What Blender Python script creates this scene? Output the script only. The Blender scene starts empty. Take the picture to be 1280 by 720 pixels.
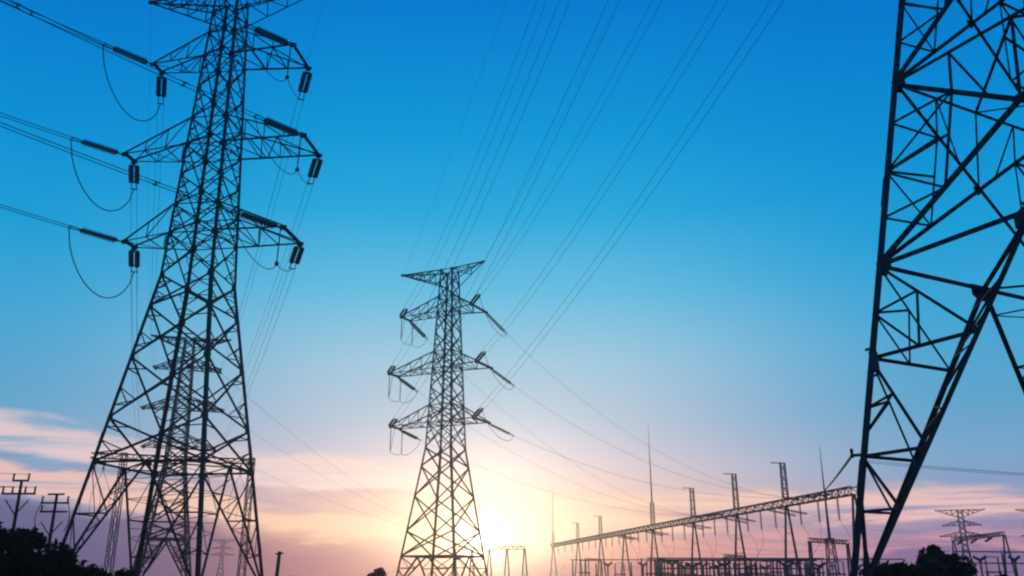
import bpy, math, random
from mathutils import Vector, Matrix
R = math.radians
random.seed(7)
scn = bpy.context.scene
COL = scn.collection

# ------------------------------------------------------------------ camera
EYE = Vector((0, 0, 1.7)); PITCH = R(18.43); FPX = 1100.0
cam = bpy.data.objects.new('camera', bpy.data.cameras.new('camera'))
cam.location = EYE; cam.rotation_euler = (R(90) + PITCH, 0, 0)
cam.data.sensor_fit = 'HORIZONTAL'; cam.data.sensor_width = 36.0
cam.data.lens = 36.0 * FPX / 1280.0
cam.data.clip_start = 0.1; cam.data.clip_end = 6000
COL.objects.link(cam); scn.camera = cam

# ------------------------------------------------------------------ sky, sun, exposure
SUN_EL, SUN_AZ = R(2.3), R(-2.1)
SUN = Vector((math.sin(SUN_AZ) * math.cos(SUN_EL), math.cos(SUN_AZ) * math.cos(SUN_EL), math.sin(SUN_EL)))
scn.view_settings.view_transform = 'Standard'; scn.view_settings.look = 'None'
scn.view_settings.exposure = 0.0; scn.view_settings.gamma = 1.0
scn.view_settings.use_curve_mapping = False

def lin(c):
    return tuple((v / 255 / 12.92) if v / 255 <= 0.04045 else ((v / 255 + 0.055) / 1.055) ** 2.4 for v in c)

def build_world():
    w = bpy.data.worlds.new('World'); scn.world = w; w.use_nodes = True
    nt = w.node_tree; N, L = nt.nodes, nt.links
    for n in list(N): N.remove(n)
    def new(t, **k):
        n = N.new(t)
        for a, b in k.items(): setattr(n, a, b)
        return n
    def put(sock, v):
        if hasattr(v, 'links') or hasattr(v, 'is_output'): L.new(v, sock)
        else: sock.default_value = v
    def M(op, a, b=None, c=None, clamp=False):
        n = new('ShaderNodeMath', operation=op, use_clamp=clamp)
        put(n.inputs[0], a)
        if b is not None: put(n.inputs[1], b)
        if c is not None: put(n.inputs[2], c)
        return n.outputs[0]
    def SM(x, a, b, lo=0.0, hi=1.0):                      # smooth step
        n = new('ShaderNodeMapRange', interpolation_type='SMOOTHSTEP')
        put(n.inputs[0], x)
        for i, v in enumerate((a, b, lo, hi)): n.inputs[1 + i].default_value = v
        return n.outputs[0]
    def MIX(f, a, b, mode='MIX'):
        n = new('ShaderNodeMix', data_type='RGBA', blend_type=mode)
        put(n.inputs[0], f); put(n.inputs[6], a); put(n.inputs[7], b)
        return n.outputs[2]
    def RAMP(x, stops):                                   # stops: (elevation degrees, srgb), elevation 0..60
        n = new('ShaderNodeValToRGB'); L.new(x, n.inputs[0])
        cr = n.color_ramp; cr.interpolation = 'B_SPLINE' if False else 'LINEAR'
        while len(cr.elements) > 1: cr.elements.remove(cr.elements[-1])
        for i, (e, c) in enumerate(stops):
            el = cr.elements[0] if i == 0 else cr.elements.new(e / 60)
            el.position = e / 60; el.color = lin(c) + (1,)
        return n.outputs[0]
    tc = new('ShaderNodeTexCoord'); d = tc.outputs['Generated']
    sep = new('ShaderNodeSeparateXYZ'); L.new(d, sep.inputs[0])
    x, y, z = sep.outputs
    el = M('DIVIDE', M('MULTIPLY', M('ARCSINE', z), 180 / math.pi), 1.0)       # elevation in degrees
    e01 = M('DIVIDE', el, 60, clamp=True)
    az = M('SUBTRACT', M('MULTIPLY', M('ARCTAN2', x, y), 180 / math.pi), math.degrees(SUN_AZ))   # azimuth from the sun
    aaz = M('ABSOLUTE', az)
    dot = new('ShaderNodeVectorMath', operation='DOT_PRODUCT'); L.new(d, dot.inputs[0]); dot.inputs[1].default_value = SUN
    ang = M('MULTIPLY', M('ARCCOSINE', M('MINIMUM', dot.outputs['Value'], 1.0)), 180 / math.pi)
    # clear-sky colour: sunward and sideways
    sunward = RAMP(e01, SKY_SUNWARD)
    side = RAMP(e01, SKY_SIDE)
    clear = MIX(SM(aaz, 6, 30), sunward, side)
    # streaky cloud banks low in the sky
    def noise(scale, sx, sz, off, detail=5, rough=0.55, dist=0.0):
        cmb = new('ShaderNodeCombineXYZ')
        L.new(M('MULTIPLY', M('ADD', az, off), sx), cmb.inputs[0]); L.new(M('MULTIPLY', el, sz), cmb.inputs[1])
        cmb.inputs[2].default_value = off * 0.37
        n = new('ShaderNodeTexNoise'); n.inputs['Scale'].default_value = scale; n.inputs['Detail'].default_value = detail
        n.inputs['Roughness'].default_value = rough; n.inputs['Distortion'].default_value = dist
        L.new(cmb.outputs[0], n.inputs['Vector']); return n.outputs[0]
    warp = M('MULTIPLY', M('SUBTRACT', noise(1.0, 0.045, 0.13, 3.0, 3), 0.5), 3.0)
    fine = M('MULTIPLY', M('SUBTRACT', noise(1.0, 0.16, 0.75, 9.0, 9), 0.5), 2.8)
    ew = M('ADD', M('ADD', el, warp), fine)               # wavy elevation
    et = M('ADD', ew, M('MULTIPLY', M('MINIMUM', M('ADD', az, 12.0), 0.0), 0.12))   # the banks sink towards the sun
    def band(lo0, lo1, hi0, hi1, src=ew):
        return M('MULTIPLY', SM(src, lo0, lo1), SM(src, hi0, hi1, 1.0, 0.0))
    n1 = noise(1.0, 0.065, 0.62, 21.0, 9, 0.66, 0.5)
    n2 = noise(1.0, 0.055, 0.85, 47.0, 9, 0.66, 0.5)
    col = clear
    for (src, args, nse, n_lo, n_hi, strength, c_sun, c_side, azr) in CLOUDS(el, ew, et, n1, n2):
        f = band(*args, src=src)
        if nse is not None: f = M('MULTIPLY', f, SM(nse, n_lo, n_hi))
        f = M('MULTIPLY', f, strength)
        if azr: 
            f = M('MULTIPLY', f, M('MULTIPLY', SM(az, azr[0], azr[1]), SM(az, azr[2], azr[3], 1.0, 0.0)))
        cc = MIX(SM(aaz, 4, 24), lin(c_sun) + (1,), lin(c_side) + (1,))
        col = MIX(f, col, cc)
    # light spread round the sun: wide along the horizon with a ragged upper edge, then a soft core
    ex = M('POWER', M('DIVIDE', M('ABSOLUTE', M('ADD', az, -0.6)), 8.6), 2.0); ey = M('POWER', M('DIVIDE', M('ABSOLUTE', M('SUBTRACT', M('ADD', el, M('MULTIPLY', fine, 0.35)), 3.2)), 1.95), 2.0)
    spread = M('POWER', 2.718, M('MULTIPLY', M('POWER', M('ADD', ex, ey), 1.6), -0.9))
    spread = M('MULTIPLY', spread, SM(n1, 0.3, 0.6, 0.7, 1.0))
    col = MIX(M('MULTIPLY', spread, GLOW[0]), col, GLOWC + (1,))
    halo = M('POWER', 2.718, M('DIVIDE', ang, -1.9))
    col = MIX(M('MULTIPLY', halo, GLOW[1]), col, (2.0, 1.5, 0.8, 1), 'ADD')
    core = M('POWER', 2.718, M('MULTIPLY', M('POWER', M('DIVIDE', ang, 1.0), 2.0), -1.0))
    col = MIX(core, col, (2.4, 2.2, 1.8, 1), 'ADD')
    # the sky away from the sunset is already dark
    fr = M('MULTIPLY', M('ADD', M('MULTIPLY', y, 1.0), 0.25), 1.0)
    dim = SM(fr, -0.1, 0.55, BACK_DIM, 1.0)
    col = MIX(1.0, col, dim, 'MULTIPLY')
    gain = SM(el, 0.0, 11.0, SKY_GAIN[0], SKY_GAIN[1])
    col = MIX(1.0, col, gain, 'MULTIPLY')
    # physical sky adds its own dusk light
    sky = new('ShaderNodeTexSky', sky_type='NISHITA'); sky.sun_disc = False
    sky.sun_elevation = SUN_EL; sky.sun_rotation = SUN_AZ; sky.air_density = 1.0; sky.dust_density = 1.5; sky.ozone_density = 4.0
    bg = new('ShaderNodeBackground'); bg.inputs[1].default_value = 0.1
    tot = MIX(1.0, MIX(1.0, col, (10, 10, 10, 1), 'MULTIPLY'), MIX(1.0, sky.outputs[0], (NISH,) * 3 + (1,), 'MULTIPLY'), 'ADD')
    L.new(tot, bg.inputs[0])
    out = new('ShaderNodeOutputWorld'); L.new(bg.outputs[0], out.inputs[0])

NISH = 0.02
BACK_DIM = 0.42
GLOW = (0.92, 0.3)
GLOWC = (0.90, 0.72, 0.47)
SKY_SUNWARD = [(0, (98, 62, 90)), (1.2, (172, 104, 112)), (3, (244, 180, 140)), (5.5, (238, 200, 186)), (7.5, (216, 202, 210)), (9.5, (190, 202, 218)),
               (13.5, (160, 203, 222)), (18, (98, 190, 223)), (23, (30, 168, 217)), (28, (0, 151, 211)), (36, (0, 122, 202)), (60, (0, 66, 140))]
SKY_SIDE = [(0, (86, 72, 112)), (2, (120, 98, 142)), (4.5, (142, 152, 186)), (7, (124, 172, 204)), (10, (94, 171, 209)), (15, (60, 168, 212)),
            (20, (14, 157, 211)), (26, (0, 140, 208)), (32, (0, 123, 201)), (40, (0, 104, 189)), (60, (0, 60, 130))]
def CLOUDS(el, ew, et, n1, n2):
    # source, band limits, noise, thresholds, strength, colour near the sun, colour away, azimuth window
    LEFT = (-70, -60, -7, 0); RIGHT = (2, 9, 60, 70)
    return [
        (et, (4.5, 5.3, 6.6, 7.6), n2, 0.24, 0.52, 0.92, (255, 222, 206), (255, 218, 208), LEFT),
        (et, (3.6, 4.2, 4.6, 5.3), n1, 0.34, 0.58, 0.75, (226, 168, 160), (138, 130, 166), LEFT),
        (et, (2.2, 2.8, 3.6, 4.2), n2, 0.22, 0.42, 0.95, (255, 206, 160), (255, 202, 180), LEFT),
        (et, (-5, -4, 1.5, 2.7), None, 0, 1, 0.9, (188, 112, 110), (88, 77, 118), LEFT),
        (ew, (2.6, 3.3, 4.2, 5.2), n2, 0.34, 0.5, 0.9, (255, 212, 170), (255, 200, 180), RIGHT),
        (ew, (2.2, 2.8, 3.2, 3.8), n1, 0.40, 0.54, 0.8, (240, 170, 142), (146, 126, 160), RIGHT),
        (ew, (0.9, 1.4, 2.2, 2.8), n2, 0.26, 0.56, 0.7, (250, 160, 128), (226, 158, 160), RIGHT),
        (ew, (-5, -4, 0.7, 1.5), None, 0, 1, 0.75, (214, 116, 102), (138, 100, 138), RIGHT),
    ]
SKY_GAIN = (1.35, 1.06)
build_world()

sun = bpy.data.objects.new('sun', bpy.data.lights.new('sun', 'SUN'))
sun.data.energy = 0.4; sun.data.angle = R(0.6); sun.data.color = (1.0, 0.6, 0.28)
sun.rotation_euler = (-SUN).to_track_quat('-Z', 'Y').to_euler(); COL.objects.link(sun)

scn.cycles.use_denoising = True
scn.cycles.filter_width = 2.2
scn.cycles.max_bounces = 6; scn.cycles.volume_bounces = 0

# ------------------------------------------------------------------ materials
def mat(name, base, rough=0.6, metal=0.0, var=0.35, scale=3.0, spec=0.5, stain=None):
    m = bpy.data.materials.new(name); m.use_nodes = True
    nt = m.node_tree; b = nt.nodes['Principled BSDF']
    b.inputs['Roughness'].default_value = rough; b.inputs['Metallic'].default_value = metal
    b.inputs['Specular IOR Level'].default_value = spec
    tc = nt.nodes.new('ShaderNodeTexCoord')
    n = nt.nodes.new('ShaderNodeTexNoise'); n.inputs['Scale'].default_value = scale; n.inputs['Detail'].default_value = 5
    nt.links.new(tc.outputs['Object'], n.inputs['Vector'])
    r = nt.nodes.new('ShaderNodeValToRGB'); r.color_ramp.elements[0].position = 0.3; r.color_ramp.elements[1].position = 0.72
    lo = tuple(c * (1 - var) for c in base); hi = stain or tuple(min(1, c * (1 + var)) for c in base)
    r.color_ramp.elements[0].color = lo + (1,); r.color_ramp.elements[1].color = hi + (1,)
    nt.links.new(n.outputs[0], r.inputs[0]); nt.links.new(r.outputs[0], b.inputs['Base Color'])
    return m
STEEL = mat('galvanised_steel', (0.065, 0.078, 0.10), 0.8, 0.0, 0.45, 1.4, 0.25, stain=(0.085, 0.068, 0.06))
FITTING = mat('forged_fitting', (0.06, 0.06, 0.065), 0.5, 0.0, 0.3, 6)
PORCELAIN = mat('insulator_glaze', (0.055, 0.04, 0.038), 0.16, 0.0, 0.25, 8)
ALUMINIUM = mat('weathered_aluminium', (0.07, 0.07, 0.075), 0.8, 0.0, 0.25, 5, 0.2)
CONCRETE = mat('spun_concrete', (0.12, 0.115, 0.11), 0.9, 0.0, 0.3, 4)
EQUIP = mat('equipment_paint', (0.10, 0.105, 0.11), 0.55, 0.0, 0.25, 3)
WOOD = mat('tarred_pole', (0.05, 0.042, 0.038), 0.9, 0.0, 0.4, 5)
BARK = mat('bark', (0.05, 0.04, 0.03), 0.95, 0.0, 0.4, 8)
LEAF = mat('leaves', (0.022, 0.034, 0.013), 0.75, 0.0, 0.55, 1.2, 0.2)
LEAF_DRY = mat('dry_leaves', (0.032, 0.034, 0.014), 0.75, 0.0, 0.5, 1.6, 0.2)
GROUND = mat('dark_turf', (0.035, 0.042, 0.02), 0.95, 0.0, 0.5, 0.25, 0.2, stain=(0.06, 0.05, 0.035))
GRAVELM = mat('yard_gravel', (0.09, 0.085, 0.08), 0.95, 0.0, 0.3, 1.5, 0.2)

# ------------------------------------------------------------------ mesh helpers
class MB:
    def __init__(s): s.v = []; s.f = []; s.smooth = False
    def add(s, vs, fs):
        o = len(s.v); s.v += [tuple(p) for p in vs]; s.f += [tuple(i + o for i in f) for f in fs]
    def prism(s, A, B, prof, x, y):
        n = len(prof)
        vs = [A + x * a + y * b for a, b in prof] + [B + x * a + y * b for a, b in prof]
        fs = [(i, (i + 1) % n, n + (i + 1) % n, n + i) for i in range(n)]
        fs += [tuple(range(n - 1, -1, -1)), tuple(range(n, 2 * n))]
        s.add(vs, fs)
    def angle(s, A, B, size, nrm, t=None):               # rolled steel L-angle, one flange in the face, one turned inwards
        A = Vector(A); B = Vector(B); d = (B - A)
        if d.length < 1e-4: return
        d.normalize(); n = Vector(nrm); y = (n - d * n.dot(d))
        if y.length < 1e-4: y = d.orthogonal()
        y.normalize(); x = d.cross(y); t = t or max(0.012, size * 0.11)
        h = size / 2
        s.prism(A, B, [(-h, 0), (h, 0), (h, -t), (-h + t, -t), (-h + t, -size * .6), (-h, -size * .6)], x, y)
    def corner(s, A, B, size, fx, fy):                    # corner leg angle, flanges along directions fx and fy
        t = size * 0.11; A = Vector(A); B = Vector(B)
        s.prism(A, B, [(0, 0), (size, 0), (size, t), (t, t), (t, size), (0, size)], Vector(fx), Vector(fy))
    def bar(s, A, B, w, h=None, up=(0, 0, 1)):
        A = Vector(A); B = Vector(B); d = (B - A)
        if d.length < 1e-5: return
        d.normalize(); u = Vector(up); y = u - d * u.dot(d)
        if y.length < 1e-3: y = d.orthogonal()
        y.normalize(); x = d.cross(y); h = h or w
        s.prism(A, B, [(-w / 2, -h / 2), (w / 2, -h / 2), (w / 2, h / 2), (-w / 2, h / 2)], x, y)
    def tube(s, pts, r, n=6, r2=None):
        pts = [Vector(p) for p in pts]; rings = []; m = len(pts)
        d0 = (pts[1] - pts[0]).normalized(); x = d0.orthogonal().normalized()
        vs = []
        for i, p in enumerate(pts):
            d = (pts[min(i + 1, m - 1)] - pts[max(i - 1, 0)]).normalized()
            x = (x - d * x.dot(d)).normalized(); y = d.cross(x)
            rr = r if r2 is None else r + (r2 - r) * i / (m - 1)
            vs += [p + x * math.cos(6.2832 * k / n) * rr + y * math.sin(6.2832 * k / n) * rr for k in range(n)]
        fs = [(i * n + k, i * n + (k + 1) % n, (i + 1) * n + (k + 1) % n, (i + 1) * n + k) for i in range(m - 1) for k in range(n)]
        fs += [tuple(range(n - 1, -1, -1)), tuple(range((m - 1) * n, m * n))]
        s.add(vs, fs)
    def lathe(s, A, B, prof, n=10):                       # prof: (distance along, radius)
        A = Vector(A); B = Vector(B); d = (B - A).normalized(); x = d.orthogonal().normalized(); y = d.cross(x)
        vs = []
        for l, r in prof:
            c = A + d * l; vs += [c + x * math.cos(6.2832 * k / n) * r + y * math.sin(6.2832 * k / n) * r for k in range(n)]
        m = len(prof)
        fs = [(i * n + k, i * n + (k + 1) % n, (i + 1) * n + (k + 1) % n, (i + 1) * n + k) for i in range(m - 1) for k in range(n)]
        fs += [tuple(range(n - 1, -1, -1)), tuple(range((m - 1) * n, m * n))]
        s.add(vs, fs)
    def box(s, c, sx, sy, sz, rz=0.0):
        c = Vector(c); ca, sa = math.cos(rz), math.sin(rz); vs = []
        for k in (-1, 1):
            for (i, j) in ((-1, -1), (1, -1), (1, 1), (-1, 1)):
                a, b = i * sx / 2, j * sy / 2
                vs.append(c + Vector((a * ca - b * sa, a * sa + b * ca, k * sz / 2)))
        s.add(vs, [(3, 2, 1, 0), (4, 5, 6, 7), (0, 1, 5, 4), (1, 2, 6, 5), (2, 3, 7, 6), (3, 0, 4, 7)])
    def plate(s, c, n, u, w, h, t=0.014):
        n = Vector(n).normalized(); u = Vector(u); u = (u - n * u.dot(n)).normalized(); v = n.cross(u); c = Vector(c)
        s.prism(c - n * t / 2, c + n * t / 2, [(-w / 2, -h / 2), (w / 2, -h / 2), (w / 2, h * .2), (w * .2, h / 2), (-w * .2, h / 2), (-w / 2, h * .2)], u, v)
    def build(s, name, m, parent=None, smooth=False):
        me = bpy.data.meshes.new(name); me.from_pydata(s.v, [], s.f); me.update()
        me.materials.append(m)
        if smooth: me.polygons.foreach_set('use_smooth', [True] * len(me.polygons))
        o = bpy.data.objects.new(name, me); COL.objects.link(o)
        if parent: o.parent = parent; o.matrix_parent_inverse = Matrix.Translation(-parent.location) @ Matrix.Identity(4)
        return o

def tag(o, label, cat, group=None, kind=None):
    o['label'] = label; o['category'] = cat
    if group: o['group'] = group
    if kind: o['kind'] = kind
    return o
def thing(name, loc, label, cat, group=None):
    o = bpy.data.objects.new(name, None); o.empty_display_size = 0.2; o.location = loc; COL.objects.link(o)
    return tag(o, label, cat, group)

# ------------------------------------------------------------------ ground
me = bpy.data.meshes.new('ground'); n = 96; rad = [0, 12, 30, 60, 110, 180, 280, 400, 520]
vs = [(0, 0, 0)]; fs = []
for i, r in enumerate(rad[1:]):
    for k in range(n):
        a = 6.28318 * k / n; zz = 0 if r > 500 else random.uniform(-.04, .04)
        vs.append((r * math.cos(a), r * math.sin(a) + 60 * 0, zz))
for k in range(n): fs.append((0, 1 + k, 1 + (k + 1) % n))
for i in range(len(rad) - 2):
    for k in range(n): fs.append((1 + i * n + k, 1 + (i + 1) * n + k, 1 + (i + 1) * n + (k + 1) % n, 1 + i * n + (k + 1) % n))
me.from_pydata(vs, [], fs); me.materials.append(GROUND)
g = bpy.data.objects.new('ground', me); g['kind'] = 'structure'; COL.objects.link(g)
yb = MB(); yb.add([(14, 100, .06), (95, 100, .06), (95, 330, .06), (-12, 330, .06)], [(0, 1, 2, 3)])
yd = yb.build('yard_ground', GRAVELM); yd['kind'] = 'structure'

# ------------------------------------------------------------------ lattice pylons
class Frame:                                              # local tower axes: u along the arms, v across (away from the camera)
    def __init__(s, x, y, yaw): s.o = Vector((x, y, 0)); s.u = Vector((math.cos(yaw), -math.sin(yaw), 0)); s.v = Vector((math.sin(yaw), math.cos(yaw), 0))
    def p(s, u, v, z): return s.o + s.u * u + s.v * v + Vector((0, 0, z))

def make_pylon(fr, label, prof, belt, panels, arms, top, sizes, detail=2, foot_z=0.8, group='lattice steel pylons', sign=False, footing=True):
    """prof: list of (z, half width); panels: levels above the belt; arms: (z, rise, Lleft, Lright, eLeft, eRight); top: (z, drop, Lleft, Lright, lift)"""
    LEG, MAIN, RED = sizes
    def W(z):
        for (z0, w0), (z1, w1) in zip(prof, prof[1:]):
            if z <= z1: return w0 + (w1 - w0) * (z - z0) / (z1 - z0)
        return prof[-1][1]
    root = thing('lattice_pylon', fr.p(0, 0, 0), label, 'pylon', group)
    ztop = panels[-1]
    # legs
    for i in (-1, 1):
        for j in (-1, 1):
            b = MB()
            for (z0, w0), (z1, w1) in zip(prof, prof[1:]):
                sz = LEG if z0 < prof[1][0] - .01 else LEG * 0.8
                zz = max(z0, 0.25)
                b.corner(fr.p(i * W(zz), j * W(zz), zz), fr.p(i * w1, j * w1, z1), sz, fr.u * -i, fr.v * -j)
                if detail >= 2:
                    for zc in ([zz + 3.2, zz + 9.6] if z0 < 1 else [zz + 4]):
                        if zc < z1 - 1:
                            b.corner(fr.p(i * (W(zc) + .012), j * (W(zc) + .012), zc), fr.p(i * (W(zc + .7) + .012), j * (W(zc + .7) + .012), zc + .7), sz + .012, fr.u * -i, fr.v * -j)
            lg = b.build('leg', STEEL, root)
            if footing:
                fb = MB(); c = fr.p(i * W(0), j * W(0), 0)
                fb.lathe(c + Vector((0, 0, -.3)), c + Vector((0, 0, 1)), [(0, .55), (.32, .55), (.36, .42), (.6, .38)], 12)
                fb.build('footing', CONCRETE, lg)
    # faces
    FA = [(fr.v * -1, lambda s, z: fr.p(s * W(z), -W(z), z)), (fr.v, lambda s, z: fr.p(s * W(z), W(z), z)),
          (fr.u * -1, lambda s, z: fr.p(-W(z), s * W(z), z)), (fr.u, lambda s, z: fr.p(W(z), s * W(z), z))]
    for nrm, P in FA:
        b = MB(); ins = nrm * -0.03
        def m(s0, z0, s1, z1, size, k=1):
            b.angle(P(s0, z0) + ins * k, P(s1, z1) + ins * k, size, nrm)
        def lerp(a, c, t): return (a[0] + (c[0] - a[0]) * t, a[1] + (c[1] - a[1]) * t)
        def gus(s, z, w, h):
            if detail >= 1: b.plate(P(s, z) - nrm * .004, nrm, P(1, z) - P(-1, z), w, h)
        # K panel from the feet to the belt; straight members in space
        zb = belt
        def Lg(sg, z): return (sg, z)
        def Kp(sg, t):                                    # a point on the K brace, t from the foot up, as a 3-D point
            return P(sg, foot_z).lerp(P(0, zb), t)
        def kz(z): return (z - foot_z) / (zb - foot_z)
        m(-1, zb, 1, zb, MAIN * 1.1)
        for sg in (-1, 1):
            b.angle(P(sg, foot_z) + ins, P(0, zb) + ins, MAIN * 1.12, nrm)
            def mm(A, B, size): b.angle(A + ins * 1.4, B + ins * 1.4, size, nrm)
            f = lambda q: zb * q
            if detail == 2:
                mm(P(sg, f(.64)), Kp(sg, kz(f(.64))), MAIN * .7); mm(P(sg, f(.64)), Kp(sg, kz(f(.36))), RED); mm(P(sg, f(.4)), Kp(sg, kz(f(.36))), RED)
                mm(P(sg, zb), Kp(sg, kz(f(.64))), RED)
            elif detail >= 3:
                mm(P(sg, f(.75)), Kp(sg, kz(f(.75))), MAIN * .85)
                mm(P(sg, f(.5)), Kp(sg, kz(f(.5))), MAIN * .75)
                mm(P(sg, f(.365)), Kp(sg, kz(f(.365))), RED)
                mm(P(sg, zb), Kp(sg, kz(f(.75))), RED * 1.1)
                q = P(sg, zb).lerp(Kp(sg, kz(f(.75))), .42); mm(P(sg, f(.87)), q, RED)
                q2 = P(sg, f(.75)).lerp(Kp(sg, kz(f(.75))), .48); mm(q, q2, RED * .9); mm(P(sg, f(.87)), q2, RED * .9)
                mm(P(sg, f(.75)), Kp(sg, kz(f(.5))), RED * 1.1)
                q = P(sg, f(.75)).lerp(Kp(sg, kz(f(.5))), .42); mm(P(sg, f(.62)), q, RED); mm(P(sg, f(.55)), q, RED)
                mm(P(sg, f(.5)), Kp(sg, kz(f(.365))), RED * 1.1)
                mm(P(sg, f(.44)), Kp(sg, kz(f(.2))), RED * 1.1)
            elif detail >= 1:
                mm(P(sg, f(.7)), Kp(sg, kz(f(.7))), RED); mm(P(sg, f(.42)), Kp(sg, kz(f(.42))), RED)
                mm(P(sg, zb), Kp(sg, kz(f(.7))), RED); mm(P(sg, f(.7)), Kp(sg, kz(f(.42))), RED)
            gus(sg * (1 - .22 / W(zb)), zb, .32, .42)
        gus(0, zb - .1, .7, .4)
        # X panels
        lv = [belt] + panels
        for z0, z1 in zip(lv, lv[1:]):
            w0, w1 = W(z0), W(z1); zc = z0 + (z1 - z0) * w0 / (w0 + w1)
            big = (w0 > 2.0 and detail >= 3)
            sz = MAIN if w0 > 1.9 else MAIN * .75
            k1, k2 = ((1.45, 1.1) if nrm.dot(fr.v) < -.5 else (.9, .75)) if detail >= 3 else (1, 1)
            b.angle(P(-1, z0) + ins, P(1, z1) + ins, sz * k1, nrm); b.angle(P(1, z0) + ins * 2.2, P(-1, z1) + ins * 2.2, sz * k2, nrm)
            arm_lv = any(abs(z1 - a[0]) < .05 or abs(z1 - a[0] - a[1]) < .05 for a in arms)
            if arm_lv or big or z1 == ztop: m(-1, z1, 1, z1, sz * .85)
            C = P(0, zc)
            def mm(A, B, size): b.angle(A + ins * 1.5, B + ins * 1.5, size, nrm)
            if detail >= 2 and w0 > 1.6:
                for sg in (-1, 1):
                    U = P(sg, z1).lerp(C, .5); D = P(sg, z0).lerp(C, .5); A2 = P(sg, (z0 + z1) / 2)
                    if big:
                        mm(U, D, RED); mm(P(sg, z0 + (z1 - z0) * .77), U, RED * 1.1); mm(A2, U.lerp(D, .45), RED * 1.2); mm(P(sg, z0 + (z1 - z0) * .25), D, RED)
                        mm(A2, U, RED); mm(A2, D, RED)
                        mm(P(sg * .5, z1), U, RED)
                        mm(P(sg * .5, z1), P(sg, z1).lerp(C, .78), RED * .9)
                    elif w0 > 2.2:
                        mm(D, A2, RED); mm(U, P(sg, z0 + (z1 - z0) * .8), RED); mm(D, P(sg, z0 + (z1 - z0) * .2), RED * .9)
                    else:
                        mm(U, A2, RED); mm(D, A2, RED); mm(U, P(sg, (z0 + 3 * z1) / 4), RED * .8); mm(D, P(sg, (3 * z0 + z1) / 4), RED * .8)
                if big: mm(P(0, z1), C, RED * 1.1)
            elif detail >= 1 and 1.2 < w0 < 1.95:
                for sg in (-1, 1):
                    A2 = P(sg, (z0 + z1) / 2); mm(P(sg, z1).lerp(C, .5), A2, RED); mm(P(sg, z0).lerp(C, .5), A2, RED)
            gus(0, zc, .22, .22)
            for sg in (-1, 1): gus(sg * (1 - .2 / max(w1, .5)), z1, .3, .36)
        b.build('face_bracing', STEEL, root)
    if detail >= 2:
        for i in (-1, 1):
            for j in (-1, 1):
                b = MB(); F0 = fr.p(i * W(foot_z), j * W(foot_z), foot_z); A1 = fr.p(0, j * W(belt), belt); A2 = fr.p(i * W(belt), 0, belt); nn = 13
                for k in range(4, nn):
                    t0, t1 = k / nn, (k + 1) / nn
                    if k % 2: b.angle(F0.lerp(A1, t0), F0.lerp(A2, t1), RED * .8, (0, 0, 1))
                    else: b.angle(F0.lerp(A2, t0), F0.lerp(A1, t1), RED * .8, (0, 0, 1))
                    if k % 3 == 1: b.angle(F0.lerp(A1, t0), F0.lerp(A2, t0), RED * .8, (0, 0, 1))
                b.build('brace_lacing', STEEL, root)
    # plan bracing at the belt and at the arms, one frame per level
    for z, s in [(belt, MAIN * .9)] + [(q, MAIN * .6) for q in panels if any(abs(q - a[0]) < .05 for a in arms) or (W(q) > 2.4 and detail >= 3)]:
        b = MB()
        w = W(z) - .05; mids = [fr.p(0, -w, z), fr.p(w, 0, z), fr.p(0, w, z), fr.p(-w, 0, z)]
        for k in range(4): b.angle(mids[k], mids[(k + 1) % 4], s, (0, 0, 1))
        b.build('plan_bracing', STEEL, root)
    # crossarms
    for (za, rise, LL, LR, eL, eR) in arms:
        for sd, Ln, e in ((-1, LL, eL), (1, LR, eR)):
            b = MB(); w = W(za); wt = W(za + rise)
            for j in (-1, 1):
                A = fr.p(sd * w, j * w, za); E = fr.p(sd * Ln, j * e, za); T = fr.p(sd * wt, j * wt, za + rise)
                b.angle(A, E, MAIN, (0, 0, -1)); b.angle(T, E + Vector((0, 0, .12)), MAIN * .8, fr.v * j)
                nseg = max(2, int((Ln - w) / 1.35)); 
                for k in range(nseg):                     # side webs
                    t0, t1 = k / nseg, (k + 1) / nseg
                    b.angle(A.lerp(E, t1), T.lerp(E, t1) , RED, fr.v * j) if k < nseg - 1 else None
                    b.angle(A.lerp(E, t1), T.lerp(E, t0), RED, fr.v * j) if k < nseg - 1 else None
            nseg = max(2, int((Ln - w) / 1.5))
            An, Af = fr.p(sd * w, -w, za), fr.p(sd * w, w, za); En, Ef = fr.p(sd * Ln, -e, za), fr.p(sd * Ln, e, za)
            for k in range(nseg):                         # bottom plane zigzag
                t0, t1 = k / nseg, (k + 1) / nseg
                b.angle(An.lerp(En, t1), Af.lerp(Ef, t1), RED, (0, 0, 1)) if k < nseg - 1 else b.angle(En, Ef, MAIN, (0, 0, 1))
                if k % 2 == 0: b.angle(An.lerp(En, t0), Af.lerp(Ef, t1), RED, (0, 0, 1))
                else: b.angle(Af.lerp(Ef, t0), An.lerp(En, t1), RED, (0, 0, 1))
            if detail >= 1:
                for q in (En, Ef): b.plate(q + Vector((0, 0, -.05)), fr.v, fr.u, .5, .36, .03)
                b.bar(En + Vector((0, 0, .1)), Ef + Vector((0, 0, .1)), .12)
            b.build('crossarm', STEEL, root)
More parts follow.
